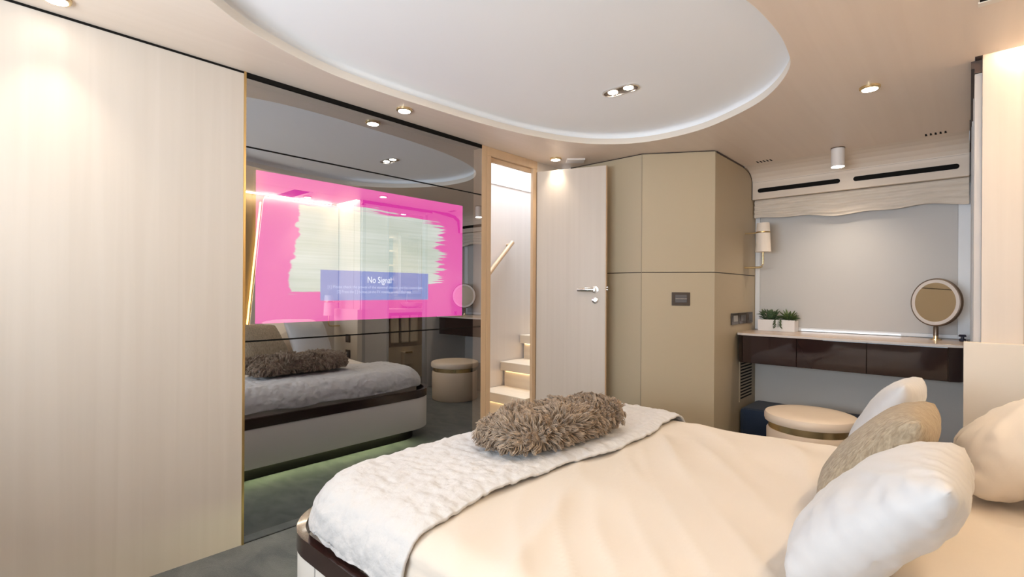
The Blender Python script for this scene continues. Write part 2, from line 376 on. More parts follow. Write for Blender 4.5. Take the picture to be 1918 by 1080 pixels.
def dbox(mb, t0, t1, d0, d1, z0, z1, bev=0):
    k = MB(); k.box(t0, t1, d0, d1, z0, z1, bev)
    me = bpy.data.meshes.new('x'); k.bm.to_mesh(me); k.bm.free()
    for v in me.vertices: v.co = dpt(*v.co)
    mb.bm.from_mesh(me); return mb
leaf = dbox(MB(), 0, LW, -0.035, 0, 0.012, 1.935, 0.002).build('door_leaf', W_V, door)
dbox(MB(), LW, LW+0.004, -0.034, -0.001, 0.012, 1.935).build('edge_strip', W_D, leaf)
mb = MB(); mb.lathe([(0.024, 0), (0.024, 0.008), (0.012, 0.010), (0.011, 0.045)], dpt(0.425, 0.0, 1.10), dn, 24)
mb.tube([dpt(0.425, 0.045, 1.10), dpt(0.40, 0.048, 1.10), dpt(0.36, 0.047, 1.10), dpt(0.315, 0.046, 1.098)], [0.014, 0.016, 0.016, 0.012], 14)
mb.build('door_handle', CHROME, leaf, True)
MB().lathe([(0.022, 0), (0.022, 0.007), (0.019, 0.009), (0.008, 0.009), (0.008, 0.013)], dpt(0.425, 0, 1.03), dn, 24).build('lock', CHROME, leaf, True)
mb = MB(); mb.lathe([(0.007, 0), (0.007, 0.012)], dpt(LW+0.003, -0.012, 1.118), dv, 12); mb.lathe([(0.007, 0), (0.007, 0.012)], dpt(LW+0.003, -0.012, 1.10), dv, 12)
mb.build('latch', CHROME, leaf, True)
st = thing('staircase', 'pale wooden staircase rising behind the open doorway', 'stairs', (-2.5, 2.9, 0))
for k, (yf, zt) in enumerate(((2.42, 0.135), (2.655, 0.33), (2.89, 0.525), (3.125, 0.725), (3.36, 0.925))):
    MB().box(-2.775, XM-0.03, yf, yf+0.275, zt-0.07, zt, 0.004).build('tread', STEP, st)
    MB().box(-2.74, XM-0.05, yf+0.022, yf+0.028, zt-0.0735, zt-0.0703).build('step_light', STEPLED, st)
    MB().box(-2.755, XM-0.035, yf+0.03, yf+0.055, max(0, zt-0.20), zt-0.071).build('riser', STEP, st)
hr = thing('handrail', 'short wooden handrail on the stair wall behind the doorway', 'handrail', (-2.78, 2.85, 1.3))
MB().tube([(-2.735, 2.60, 1.10), (-2.735, 2.78, 1.285), (-2.735, 2.985, 1.485)], 0.017, 14).build('rail', W_D, hr, True)
for y, z in ((2.70, 1.202), (2.965, 1.465)): MB().tube([(-2.779, y, z), (-2.735, y, z)], 0.009, 10).build('bracket', W_D, hr, True)

# ------------------------------------------------------------------ faceted corner wardrobe
wd = thing('wardrobe', 'tall faceted corner cabinet clad in beige leather next to the open door', 'cabinet', (-1.75, 3.5, 0))
PL = [(-2.20, 3.034), (-1.613, 3.036), (-1.221, 3.278), (-1.221, 4.118), (-2.20, 4.118)]
JZ = 1.217
def inset_poly(z0, z1): return MB().prism(PL, z0, z1, 0.003)
inset_poly(0.0, JZ-0.0025).build('lower_panel', LEATHER, wd)
inset_poly(JZ+0.0025, CZ-0.006).build('upper_panel', LEATHER, wd)
MB().prism([(p[0]+(0.004 if p[0] < -2 else -0.006), p[1]+(0.006 if p[1] < 4 else -0.006)) for p in PL], JZ-0.003, JZ+0.003).build('joint', DARKBR, wd)
mb = MB()
mb.box(-1.6155, -1.6125, 3.0335, 3.0365, 0.001, CZ-0.008)
mb.build('seam', mat('seam_leather', (0.30, 0.25, 0.18), 0.6), wd)
mb = MB()      # dark seal along ceiling and down the niche edge
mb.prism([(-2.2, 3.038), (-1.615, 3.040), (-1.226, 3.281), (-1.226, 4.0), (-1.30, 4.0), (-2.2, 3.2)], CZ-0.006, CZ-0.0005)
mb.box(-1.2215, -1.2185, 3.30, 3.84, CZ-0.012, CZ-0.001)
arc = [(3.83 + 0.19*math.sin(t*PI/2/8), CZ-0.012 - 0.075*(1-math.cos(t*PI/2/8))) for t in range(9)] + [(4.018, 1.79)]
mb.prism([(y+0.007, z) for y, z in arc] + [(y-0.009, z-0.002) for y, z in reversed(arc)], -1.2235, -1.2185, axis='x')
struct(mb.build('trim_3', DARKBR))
# switch on the chamfer
ca = Vector((-1.613, 3.036, 0)); cb_ = Vector((-1.221, 3.278, 0)); ct = (cb_-ca).normalized(); cn = Vector((ct.y, -ct.x, 0))
def cbox(mb, t0, t1, d0, d1, z0, z1, bev=0):
    k = MB(); k.box(t0, t1, d0, d1, z0, z1, bev); me = bpy.data.meshes.new('x'); k.bm.to_mesh(me); k.bm.free()
    for v in me.vertices: p = ca + ct*v.co.x + cn*v.co.y; v.co = (p.x, p.y, v.co.z)
    mb.bm.from_mesh(me); return mb
SWB = mat('dark_switch_plate', (0.045, 0.028, 0.020), 0.3, coat=0.3); SWG = mat('grey_switch_rocker', (0.09, 0.085, 0.09), 0.35, coat=0.3)
p0 = ca + ct*0.25
sw = thing('light_switch', 'dark brown light switch on the front of the beige corner cabinet', 'switch', (p0.x, p0.y, 0.998))
pl_ = cbox(MB(), 0.193, 0.308, 0.0005, 0.008, 0.999, 1.086, 0.002).build('plate', SWB, sw)
cbox(MB(), 0.216, 0.288, 0.008, 0.0115, 1.018, 1.070, 0.002).build('rocker', SWG, pl_)
cbox(MB(), 0.216, 0.288, 0.008, 0.0125, 1.043, 1.0445).build('rocker_gap', CHROME, pl_)
for y0, y1, lab in ((3.575, 3.715, 'black wall socket above the dark desk, nearest the room'), (3.725, 3.885, 'black double rocker switch above the desk, middle of three'), (3.895, 4.025, 'black wall plate above the desk, closest to the window')):
    t = thing('wall_switch', lab, 'switch', (-1.22, (y0+y1)/2, 0.86), 'black plates beside the desk')
    pl_ = MB().box(-1.2205, -1.212, y0, y1, 0.862, 0.942, 0.002).build('plate', SWB, t)
    MB().box(-1.212, -1.208, y0+0.03, y1-0.03, 0.882, 0.925, 0.002).build('rocker', SWG if y0 > 3.6 else mat('grey_socket', (0.35, 0.34, 0.33), 0.4), pl_)
gr = thing('air_grille', 'narrow slotted air grille low on the side of the beige cabinet under the desk', 'vent', (-1.22, 3.9, 0.32))
MB().box(-1.2205, -1.2165, 3.755, 4.035, 0.30, 0.60).build('grille_frame', LEATHER, gr)
for k in range(12): MB().box(-1.2166, -1.2155, 3.775, 4.018, 0.318+k*0.0225, 0.328+k*0.0225).build('slot', BLACK, gr)

# ------------------------------------------------------------------ window niche: blind, panel, desk
win = bpy.data.objects.new('window_1', None); COL.objects.link(win); win.location = (-0.62, YF, 0.8); struct(win, 'closed pale grey window panel above the desk')
MB().box(-1.185, -0.055, YF-0.012, YF-0.001, 0.835, 1.76).build('panel', SCREENW, win)
mb = MB(); mb.box(-1.219, -1.186, YF-0.02, YF-0.001, 0.81, 1.76, 0.002); mb.box(-0.054, 0.004, YF-0.02, YF-0.001, 0.81, 1.76, 0.002); mb.box(-1.186, -0.054, YF-0.02, YF-0.001, 0.811, 0.834, 0.002)
mb.build('window_frame', FRAME_W, win)
MB().box(-0.90, -0.33, YF-0.0235, YF-0.0205, 0.814, 0.820).build('glow_strip', GLOWLINE, win)  # glowing strip added to draw the bright line at the desk back
bl = thing('roman_blind', 'folded raw linen roman blind above the window niche', 'blind', (-0.62, 4.08, 1.7))
def blind(layer):
    zt = 1.787
    def f(u, v):
        x = -1.212 + u*1.207
        zb = 1.640 + 0.010*math.sin(u*9+0.5) + 0.006*math.sin(u*23+layer) + 0.012*(1-u) - (0.01 if layer else -0.03)
        z = zt + (zb-zt)*v
        y = 4.068 + 0.014*layer*-1 + 0.004*math.sin(v*26+u*2.3+layer) + 0.0035*(abs(((v*4+0.15*math.sin(u*3+layer)) % 1)-0.5)*2) + 0.004*noise.noise((x*7, z*30, layer)) - 0.012*v
        return (x, y, z)
    return f
MB().grid(blind(0), 60, 52).build('back_fold', LINEN, bl, True)
MB().grid(blind(1), 60, 52).build('front_fold', LINEN, bl, True)
vp = thing('air_vent_bulkhead', 'pale wood bulkhead with two long black air slots above the blind', 'air vent', (-0.62, 4.02, 1.79))
prof = [(3.83, CZ-0.0), (3.88, CZ-0.004), (3.93, CZ-0.015), (3.975, CZ-0.035), (4.005, CZ-0.062), (4.018, CZ-0.085), (4.02, CZ-0.11), (4.02, 1.79), (4.105, 1.79), (4.105, 2.012), (3.83, 2.012)]
MB().prism(prof, -1.2175, -0.0045, axis='x').build('bulkhead', W_X, vp)
MB().box(-1.216, -0.008, 4.0185, 4.0202, 1.917, 1.9195).build('joint_line', mat('joint_shadow', (0.38, 0.31, 0.25), 0.6), vp)
def stadium(x0, x1, z0, z1, n=8):
    r = (z1-z0)/2; zc = (z0+z1)/2
    return [(x1-r+r*math.cos(a), zc+r*math.sin(a)) for a in [(-PI/2)+PI*i/n for i in range(n+1)]] + [(x0+r+r*math.cos(a), zc+r*math.sin(a)) for a in [PI/2+PI*i/n for i in range(n+1)]]
for x0, x1 in ((-1.180, -0.655), (-0.580, -0.048)):
    MB().prism(stadium(x0, x1, 1.838, 1.869), 4.0165, 4.0215, axis='y').build('air_slot', BLACK, vp)
DT = 0.808
dk = thing('desk', 'wall mounted dark lacquered dressing table under the window', 'desk', (-0.62, 3.88, 0.6))
MB().prism([(-1.216, 4.098)] + [(-1.216, 3.70), (-1.20, 3.66), (-1.165, 3.642)] + [(-0.06, 3.642), (-0.03, 3.652), (-0.012, 3.68)] + [(-0.008, 4.098)], DT-0.018, DT, 0.003).build('table_top', STONE, dk)
MB().prism([(-1.2162, 4.0)] + [(-1.2165, 3.695), (-1.20, 3.652), (-1.165, 3.634)] + [(-0.055, 3.634), (-0.025, 3.645), (-0.007, 3.68)] + [(-0.006, 4.0)], DT-0.0155, DT-0.003).build('top_edging', STONE_E, dk)
MB().prism([(-1.215, 4.09), (-1.215, 3.73), (-1.20, 3.685), (-1.165, 3.665), (-0.075, 3.665), (-0.03, 3.69), (-0.012, 3.73), (-0.010, 4.09)], 0.60, DT-0.0185).build('carcass', LACQ, dk)
xs = [-1.165, -0.83, -0.455, -0.085]
for i in range(3): MB().box(xs[i]+0.0015, xs[i+1]-0.0015, 3.648, 3.6645, 0.602, DT-0.021, 0.0015).build('drawer', LACQ, dk)
MB().prism([(-1.2155, 3.73), (-1.2, 3.68), (-1.167, 3.652), (-1.167, 3.6645), (-1.2, 3.686), (-1.2142, 3.731)], 0.60, DT-0.019).build('corner_panel', LACQ, dk, True)
MB().prism([(-0.083, 3.652), (-0.04, 3.672), (-0.01, 3.73), (-0.012, 3.731), (-0.04, 3.684), (-0.083, 3.6645)], 0.60, DT-0.019).build('corner_panel', LACQ, dk, True)
struct(MB().box(-1.215, -0.35, 3.74, YF, 0, 0.265, 0.03).build('trim_4', NAVY), 'low navy carpeted ledge under the desk')
# planter
pt = thing('planter', 'white rectangular planter of succulents on the left end of the desk', 'plant', (-1.06, 4.02, DT))
mb = MB(); px0, px1, py0, py1 = -1.158, -0.915, 3.965, 4.075
mb.box(px0, px1, py0, py0+0.006, DT+0.0005, DT+0.083, 0.001); mb.box(px0, px1, py1-0.006, py1, DT+0.0005, DT+0.083, 0.001)
mb.box(px0, px0+0.006, py0+0.006, py1-0.006, DT+0.0005, DT+0.083); mb.box(px1-0.006, px1, py0+0.006, py1-0.006, DT+0.0005, DT+0.083); mb.box(px0+0.006, px1-0.006, py0+0.006, py1-0.006, DT+0.0005, DT+0.01)
mb.build('box', POTW, pt)
MB().box(px0+0.0065, px1-0.0065, py0+0.0065, py1-0.0065, DT+0.011, DT+0.074).build('soil', SOIL, pt)
def leaf_geo(mb, base, d, ln, wd):
    d = Vector(d).normalized(); s = d.cross(Vector((0, 0, 1))); s = s.normalized() if s.length > 1e-3 else Vector((1, 0, 0)); nn = s.cross(d)
    base = Vector(base); rings = []
    for t, k in ((0, 0.35), (0.3, 0.9), (0.6, 1.0), (0.85, 0.6), (1, 0.05)):
        c = base + d*ln*t + nn*(-0.18*ln*t*t)
        rings.append([mb.bm.verts.new(c + s*wd*k*math.cos(a) + nn*wd*0.35*k*math.sin(a)) for a in (0, PI/3, 2*PI/3, PI, 4*PI/3, 5*PI/3)])
    for a, b in zip(rings, rings[1:]):
        for i in range(6): mb.bm.faces.new((a[i], a[(i+1) % 6], b[(i+1) % 6], b[i]))
    mb.bm.faces.new(rings[0]); mb.bm.faces.new(rings[-1])
zt = DT+0.075
mb = MB()
for k in range(110):
    a = random.uniform(0, 2*PI); e = random.uniform(0.1, 1.4); r = random.uniform(0, 0.035)
    leaf_geo(mb, (-1.09+r*math.cos(a)*1.4, 4.015+r*math.sin(a)*0.8, zt+random.uniform(0, 0.055)), (math.cos(a)*math.cos(e), math.sin(a)*math.cos(e)*0.6, math.sin(e)), random.uniform(0.028, 0.045), 0.011)
o = mb.build('bushy_succulent', LEAF, pt, True); o['label'] = 'round leaved dark green succulent'
mb = MB()
for k in range(80):
    a = random.uniform(0, 2*PI); e = random.uniform(0.1, 1.3)
    leaf_geo(mb, (-0.965+0.02*math.cos(a), 4.015+0.012*math.sin(a), zt+random.uniform(0.004, 0.03)), (math.cos(a)*math.cos(e), math.sin(a)*math.cos(e)*0.6, math.sin(e)), random.uniform(0.035, 0.066), 0.0075)
o = mb.build('spiky_succulent', LEAF2, pt, True); o['label'] = 'spiky yellow green succulent'
mb = MB()
for k in range(26):
    z = zt+0.012-0.058*(k/26); sd = -1 if k % 2 else 1; y = 3.972 if z > DT+0.088 else 3.960
    leaf_geo(mb, (-1.022+0.012*sd+random.uniform(-.004, .004), y-random.uniform(0, 0.004), z), (sd*0.8, -0.35, -0.45), random.uniform(0.016, 0.026), 0.006)
mb.tube([(-1.022, 3.99, zt), (-1.022, 3.968, zt+0.014), (-1.02, 3.958, zt-0.01), (-1.02, 3.957, zt-0.045)], 0.002, 6)
o = mb.build('trailing_stem', LEAF, pt, True); o['label'] = 'trailing stem hanging over the planter front'
# round mirror
rm = thing('tabletop_mirror', 'round tabletop mirror with a bronze frame on the right end of the desk', 'mirror', (-0.152, 4.0, DT))
mc = Vector((-0.150, 3.96, 1.034)); ax = Vector((-0.56, -0.83, 0.05)).normalized(); mR = 0.144
MB().lathe([(mR-0.008, -0.012), (mR, -0.010), (mR+0.002, 0.0), (mR, 0.010), (mR-0.006, 0.012), (mR-0.007, 0.006)], mc, ax, 64).build('frame', BRONZE, rm, True)
MB().lathe([(mR-0.026, 0.0085), (mR-0.026, 0.0105), (mR-0.0065, 0.0105), (mR-0.0065, 0.0085)], mc, ax, 64, cap=False).build('light_ring', FROST, rm, True)
MB().lathe([(0.0001, 0.0095), (mR-0.0255, 0.0095), (mR-0.0255, 0.0075)], mc, ax, 64, cap=False).build('mirror_glass', GLASSM, rm)
MB().lathe([(0.013, 0), (0.013, 0.052), (0.010, 0.056), (0.010, 0.062)], (-0.150, 3.966, DT+0.024), (0, 0, 1), 24).build('stem', BRONZE, rm, True)
MB().lathe([(0.030, 0.0005), (0.030, 0.004), (0.013, 0.006), (0.0125, 0.024)], (-0.150, 3.966, DT), (0, 0, 1), 32).build('base', BRASS, rm, True)
jar = thing('jar', 'tiny dark navy jar at the far right corner of the desk', 'jar', (-0.028, 3.93, DT))
NAV2 = mat('dark_navy_gloss', (0.02, 0.022, 0.045), 0.2)
MB().lathe([(0.014, 0.0005), (0.016, 0.006), (0.016, 0.013), (0.012, 0.016)], (-0.030, 3.93, DT), (0, 0, 1), 24).build('body', NAV2, jar, True)
MB().lathe([(0.008, 0.016), (0.008, 0.026), (0.017, 0.028), (0.018, 0.034), (0.013, 0.040)], (-0.030, 3.93, DT), (0, 0, 1), 24).build('lid', NAV2, jar, True)
# sconces: two arms, split shade with a brass ring
def sconce(base, out, label):
    base = Vector(base); out = Vector(out); sh = base + out*0.125
    t = thing('wall_lamp', label, 'lamp', base, 'cream wall lamps')
    MB().lathe([(0.052, 0), (0.0455, 0.135)], sh + Vector((0, 0, 0.11)), (0, 0, 1), 40, cap=True).build('lower_shade', SHADE, t, True)
    MB().lathe([(0.045, 0), (0.041, 0.062)], sh + Vector((0, 0, 0.255)), (0, 0, 1), 40, cap=True).build('upper_shade', SHADE, t, True)
    MB().lathe([(0.042, 0), (0.047, 0.001), (0.047, 0.008), (0.042, 0.009)], sh + Vector((0, 0, 0.246)), (0, 0, 1), 40).build('brass_ring', GOLD, t, True)
    MB().tube([base + out*0.001, base + out*0.10, base + out*0.118 + Vector((0, 0, 0.006)), sh + Vector((0, 0, 0.022)), sh + Vector((0, 0, 0.112))], 0.0075, 12).build('lower_arm', BRASS, t, True)
    MB().tube([base + out*0.001 + Vector((0, 0, 0.25)), sh - out*0.044 + Vector((0, 0, 0.25))], 0.005, 10).build('upper_arm', BRASS, t, True)
    return t
sconce((-1.2205, 3.86, 1.27), (1, 0, 0), 'cream double shade wall lamp left of the window niche')
# stool
sx, sy, sr = -0.69, 3.352, 0.24
sl = thing('stool', 'round cream leather stool with a brass band in front of the desk', 'stool', (sx, sy, 0))
MB().lathe([(sr-0.02, 0.002), (sr-0.012, 0.012), (sr-0.012, 0.275), (sr-0.02, 0.285)], (sx, sy, 0), n=64).build('body', STOOL, sl, True)
MB().lathe([(sr-0.022, 0.2855), (sr-0.022, 0.322)], (sx, sy, 0), n=64).build('brass_band', BRASS, sl, True)
MB().lathe([(sr-0.02, 0.3225), (sr-0.004, 0.327), (sr, 0.338), (sr, 0.362), (sr-0.006, 0.374), (sr-0.025, 0.381), (sr-0.09, 0.385), (0.02, 0.386)], (sx, sy, 0), n=64).build('seat_pad', STOOL, sl, True)

# ------------------------------------------------------------------ bed
bed = thing('bed', 'large bed with a light leather base and dark lacquered rim', 'bed', (-0.58, 1.53, 0))
BX0, BX1, BY0, BY1 = -1.62, 0.44, 0.655, 2.385
MB().prism(rrect(BX0+0.09, BX1-0.02, BY0+0.09, BY1-0.09, 0.16), 0.002, 0.088).build('plinth', BLACK, bed)
bb = MB().prism(rrect(BX0, BX1, BY0, BY1, 0.22, 14), 0.088, 0.312, 0.004).build('base', LEATHER_B, bed, True, ang=30)
mb = MB(); ro = rrect(BX0-0.003, BX1, BY0-0.003, BY1+0.003, 0.223, 14); ri = rrect(BX0+0.022, BX1-0.025, BY0+0.022, BY1-0.022, 0.20, 14); k = len(ro)
V = [[mb.bm.verts.new((*p, z)) for p in r] for r, z in ((ro, 0.313), (ro, 0.368), (ri, 0.368), (ri, 0.313))]
for a, b in zip(V, V[1:]+V[:1]):
    for i in range(k): mb.bm.faces.new((a[i], a[(i+1) % k], b[(i+1) % k], b[i]))
bmesh.ops.recalc_face_normals(mb.bm, faces=mb.bm.faces[:])
mb.build('rim', RIM, bed, True, ang=30)
mb = MB()
for a in range(1): mb.box(BX0+0.28, BX0+0.284, BY0-0.0012, BY0+0.002, 0.09, 0.311)
mb.build('seam', mat('seam_grey', (0.40, 0.38, 0.36), 0.6), bed)
mb = MB(); mb.box(BX0+0.075, BX0+0.082, BY0+0.26, BY1-0.26, 0.072, 0.084); mb.build('underbed_light', UNDER, bed)
# draped cloth over a rounded rectangle
def drape(q, rect, rc, top, rb, hang):
    x0, x1, y0, y1 = rect
    cx = min(max(q[0], x0+rc), x1-rc); cy = min(max(q[1], y0+rc), y1-rc)
    dx, dy = q[0]-cx, q[1]-cy; dist = math.hypot(dx, dy)
    lim = rc - rb
    if dist <= lim or dist < 1e-6: return Vector((q[0], q[1], top)), Vector((0, 0, 1))
    nx, ny = dx/dist, dy/dist; d = min(dist - lim, hang)
    if d < rb*PI/2:
        a = d/rb; h = rb*math.sin(a); z = top - rb*(1-math.cos(a)); n = Vector((nx*math.sin(a), ny*math.sin(a), math.cos(a)))
    else: h = rb; z = top - rb - (d - rb*PI/2); n = Vector((nx, ny, 0))
    return Vector((cx + nx*(lim+h), cy + ny*(lim+h), z)), n
def fbm(p, o=4):
    s = 0; a = 1
    for i in range(o): s += a*noise.noise(p); p = p*2.03; a *= 0.5
    return s
RECT = (-1.515, 0.43, 0.64, 2.42)
MB().prism(rrect(-1.495, 0.28, 0.745, 2.30, 0.24, 12), 0.314, 0.44, 0.05).build('mattress', LEATHER_B, bed, True)
def crease(x, y):
    c = 0.010*fbm(Vector((x*2.2+y*1.1, y*1.5, 3)), 3)
    d = x*0.75 + y*0.55
    for ph, fr, am in ((0.3, 8.0, 0.011), (1.7, 15.0, 0.008), (0.9, 25.0, 0.005)):
        k = math.sin(fr*(d + 0.25*noise.noise(Vector((x*1.6, y*0.9, ph)))) + ph)
        c += am*(1-abs(k))**2*max(0, 0.3+noise.noise(Vector((x*1.3, y*1.9, ph*5)))*1.6)
    return c
def duvet_f(u, v):
    q = (-1.64 + u*2.06, 0.50 + v*2.06)
    p, n = drape(q, (-1.55, 0.43, 0.692, 2.352), 0.24, 0.488, 0.11, 0.215)
    return p + n*((max(-0.008, min(0.010, crease(p.x, p.y))) if p.x < -0.93 else max(-0.02, min(0.028, crease(p.x, p.y)*1.5*min(1, 0.66+(p.x+0.93)*4)))) if n.z > 0.6 else 0)
dv_ = MB().grid(duvet_f, 150, 150).build('duvet', SHEET, None, True, loc=(-0.55, 1.53, 0.488), ang=180)
tag(dv_, 'creased ivory duvet cover spread over the bed', 'bedding')
def edge_x(y): return -0.985 + 0.03*math.cos((y-1.72)*5.2)*(1 if y < 2.1 else 0.6) - 0.03*max(0, y-2.0) + 0.006*math.sin(y*17)
def throw_f(u, v):
    y = 0.42 + v*2.18
    ex = edge_x(y); q = (-1.70 + u*(ex+1.70), y)
    p, n = drape(q, (-1.574, 0.6, 0.670, 2.368), 0.25, 0.509, 0.12, 0.19 + 0.02*noise.noise(Vector((q[0]*4, q[1]*4, 0))))
    h = 0.004 + 0.006*fbm(Vector((p.x*24, p.y*32, p.z*30)), 3) + 0.007*fbm(Vector((p.x*3, p.y*2.5, p.z*3)), 2)
    if n.z < 0.6: h += 0.007*math.sin(p.z*42 + 5*noise.noise(Vector((p.x*2, p.y*2, 1)))) * (0.6-n.z)
    if u > 0.94: h -= 0.010*(u-0.94)/0.06
    return p + n*max(h, -0.009 if u > 0.94 else -0.004)
th = MB().grid(throw_f, 150, 330).build('throw_blanket', PLUSH, None, True, loc=(-1.25, 1.53, 0.51), ang=180)
tag(th, 'fluffy white plush blanket folded across the foot of the bed', 'blanket')
m = th.modifiers.new('thick', 'SOLIDIFY'); m.thickness = 0.008; m.offset = 0
# fur bolster
FC = Vector((-1.172, 1.530, 0.589)); FH = Vector((0.125, 0.318, 0.047))
fy = math.radians(-4)
def fur_pt(th_, ph):
    def sp(c, e): return math.copysign(abs(c)**e, c)
    p = Vector((FH.x*sp(math.cos(th_), 0.75)*sp(math.cos(ph), 0.45), FH.y*sp(math.sin(ph), 0.45), FH.z*sp(math.sin(th_), 0.75)*sp(math.cos(ph), 0.45)))
    n = Vector((p.x/FH.x**2, p.y/FH.y**2*0.6, p.z/FH.z**2)).normalized()
    R_ = Matrix.Rotation(fy, 3, 'Z')
    return FC + R_ @ p, R_ @ n
fc = thing('fur_cushion', 'long shaggy brown fur bolster cushion lying on the white blanket', 'cushion', (FC.x, FC.y, FC.z-FH.z))
MB().grid(lambda u, v: fur_pt(2*PI*u, -PI/2*0.999 + PI*0.998*v)[0], 36, 30, closed_u=True).build('cushion_body', FUR, fc, True)
vs, fs = [], []
R2 = random.Random(3)
body = [x for x in bpy.data.objects if x.name == 'cushion_body'][0]
tris = []; acc = 0.0; cum = []
for p in body.data.polygons:
    acc += p.area; cum.append(acc); tris.append(p)
import bisect
from mathutils.kdtree import KDTree
def body_pt():
    p_ = tris[bisect.bisect(cum, R2.random()*acc)]
    vv = [body.data.vertices[i].co for i in p_.vertices]
    a, b = R2.random(), R2.random()
    p = (vv[0]*(1-a) + vv[1]*a)*(1-b) + (vv[3 if len(vv) > 3 else 2]*(1-a) + vv[2]*a)*b + Vector(fc.location)
    n = p_.normal.copy()
    return p, (n if n.dot(p-FC) > 0 else -n)
NC = 1700; kd = KDTree(NC); tips = []
for k in range(NC):
    p, n = body_pt(); kd.insert(p, k)
    sw = Vector((noise.noise(p*9), noise.noise(p*9+Vector((7, 0, 0))), noise.noise(p*9+Vector((0, 7, 0)))))
    tips.append(p + n*R2.uniform(0.014, 0.026) + (sw*1.4 + Vector((R2.uniform(-.6, .6), R2.uniform(-.6, .6), R2.uniform(-.7, .1))))*0.028)
kd.balance()
for k in range(20000):
    p, n = body_pt()
    _, ci, _ = kd.find(p)
    own = p + n*R2.uniform(0.012, 0.024) + (tips[ci]-p)*0.6 + Vector((R2.uniform(-1, 1), R2.uniform(-1, 1), R2.uniform(-1, 0.4)))*0.010
    tip = own.lerp(tips[ci], 0.62) + Vector((R2.uniform(-1, 1), R2.uniform(-1, 1), R2.uniform(-1, 1)))*0.003
    mid = p*0.5 + tip*0.5 + n*0.013
    side = (tip-p).cross(n); side = side.normalized() if side.length > 1e-6 else Vector((1, 0, 0)); up_ = (tip-p).normalized().cross(side)
    w0 = R2.uniform(0.0010, 0.0018); i0 = len(vs)
    q1 = p.lerp(mid, 0.8); q2 = mid.lerp(tip, 0.55)
    for c_, f_ in ((p - n*0.003, 1.0), (q1, 1.0), (q2, 0.75)):
        c_ = c_.copy(); c_.z = max(c_.z, 0.541)
        for s_ in (side, (up_*0.87 - side*0.5), (-up_*0.87 - side*0.5)): vs.append(c_ + s_*w0*f_)
    tip.z = max(tip.z, 0.540); vs.append(tip)
    for r in (0, 3):
        for s_ in range(3): fs.append((i0+r+s_, i0+r+(s_+1) % 3, i0+r+3+(s_+1) % 3, i0+r+3+s_))
    for s_ in range(3): fs.append((i0+6+s_, i0+6+(s_+1) % 3, i0+9))
me = bpy.data.meshes.new('fur'); base = Vector(fc.location)
me.from_pydata([tuple(v-base) for v in vs], [], fs); me.materials.append(FUR)
for p in me.polygons: p.use_smooth = True
o = bpy.data.objects.new('fur', me); COL.objects.link(o); o.parent = fc; o['kind'] = 'stuff'
MB().box(-1.29, -1.262, 1.229, 1.232, 0.545, 0.585).build('care_tag', mat('grey_tag', (0.55, 0.57, 0.66), 0.7), fc)
# cushions from four corners: bl, br, tl, tr as seen from the foot of the bed
def cushion(name, label, cat, cs, thick, m, group=None, wrinkle=0.004, pinch=0.05):
    bl_, br_, tl_, tr_ = (Vector(c) for c in cs)
    cen_ = (bl_+br_+tl_+tr_)/4
    nrm = (br_-bl_).cross(tl_-bl_).normalized()
    def f(side):
        def g(u, v):
            U, Vv = 2*u-1, 2*v-1
            uu = U*(1-pinch*(1-Vv*Vv)*abs(U)**3); vv = Vv*(1-pinch*(1-U*U)*abs(Vv)**3)
            kr = 1 - 0.055*(abs(U)*abs(Vv))**5; uu *= kr; vv *= kr
            a = (uu+1)/2; b = (vv+1)/2
            p = bl_*(1-a)*(1-b) + br_*a*(1-b) + tl_*(1-a)*b + tr_*a*b
            h = thick*(max(0, (1-abs(U)**2.6))*max(0, (1-abs(Vv)**2.6)))**0.5
            # sag: fuller low down
            h *= 1.0 + 0.10*(-Vv)
            wv = wrinkle*fbm(p*7 + Vector((side*5, 0, 0)), 3)*(h/thick if thick else 0) + wrinkle*1.3*noise.noise(Vector((U*9, Vv*9, side)))*max(abs(U), abs(Vv))**4*(h > 0)
            ang = math.atan2(Vv, U); rr = min(1, math.hypot(U, Vv))
            wv += wrinkle*0.45*math.sin(ang*13 + 3*noise.noise(Vector((U*2, Vv*2, side*3))))*rr*rr*(1-rr**6)*(h > 0)
            return p + nrm*side*(h + wv)
        return g
    mb = MB(); mb.grid(f(1), 44, 44); mb.grid(f(-1), 44, 44)
    bmesh.ops.remove_doubles(mb.bm, verts=mb.bm.verts, dist=0.0004)
    bmesh.ops.recalc_face_normals(mb.bm, faces=mb.bm.faces[:])
    zb = min(v.co.z for v in mb.bm.verts)
    o = mb.build(name, m, None, True, loc=(cen_.x, cen_.y, zb), ang=180)
    return tag(o, label, cat, group)
cushion('cushion', 'white square cushion nearest the camera in the row on the bed', 'cushion', ((-0.265, 1.06, 0.515), (-0.235, 1.46, 0.515), (-0.015, 1.04, 0.775), (0.0, 1.43, 0.765)), 0.085, CUSH_W, 'square cushions on the bed', 0.010)
cushion('cushion', 'taupe chenille square cushion standing between two white cushions', 'cushion', ((-0.29, 1.47, 0.515), (-0.26, 1.88, 0.515), (-0.075, 1.43, 0.80), (-0.065, 1.82, 0.785)), 0.078, CUSH_T, 'square cushions on the bed')
cushion('cushion', 'white square cushion farthest from the camera, behind the taupe one', 'cushion', ((-0.285, 1.895, 0.515), (-0.26, 2.26, 0.515), (-0.135, 1.85, 0.82), (-0.115, 2.235, 0.80)), 0.065, CUSH_W, 'square cushions on the bed')
cushion('pillow', 'large ivory bed pillow behind the cushions near the bedside panel', 'pillow', ((0.0, 1.84, 0.53), (-0.04, 2.37, 0.53), (0.33, 1.84, 0.79), (0.32, 2.37, 0.79)), 0.10, SHEET, None, 0.010)

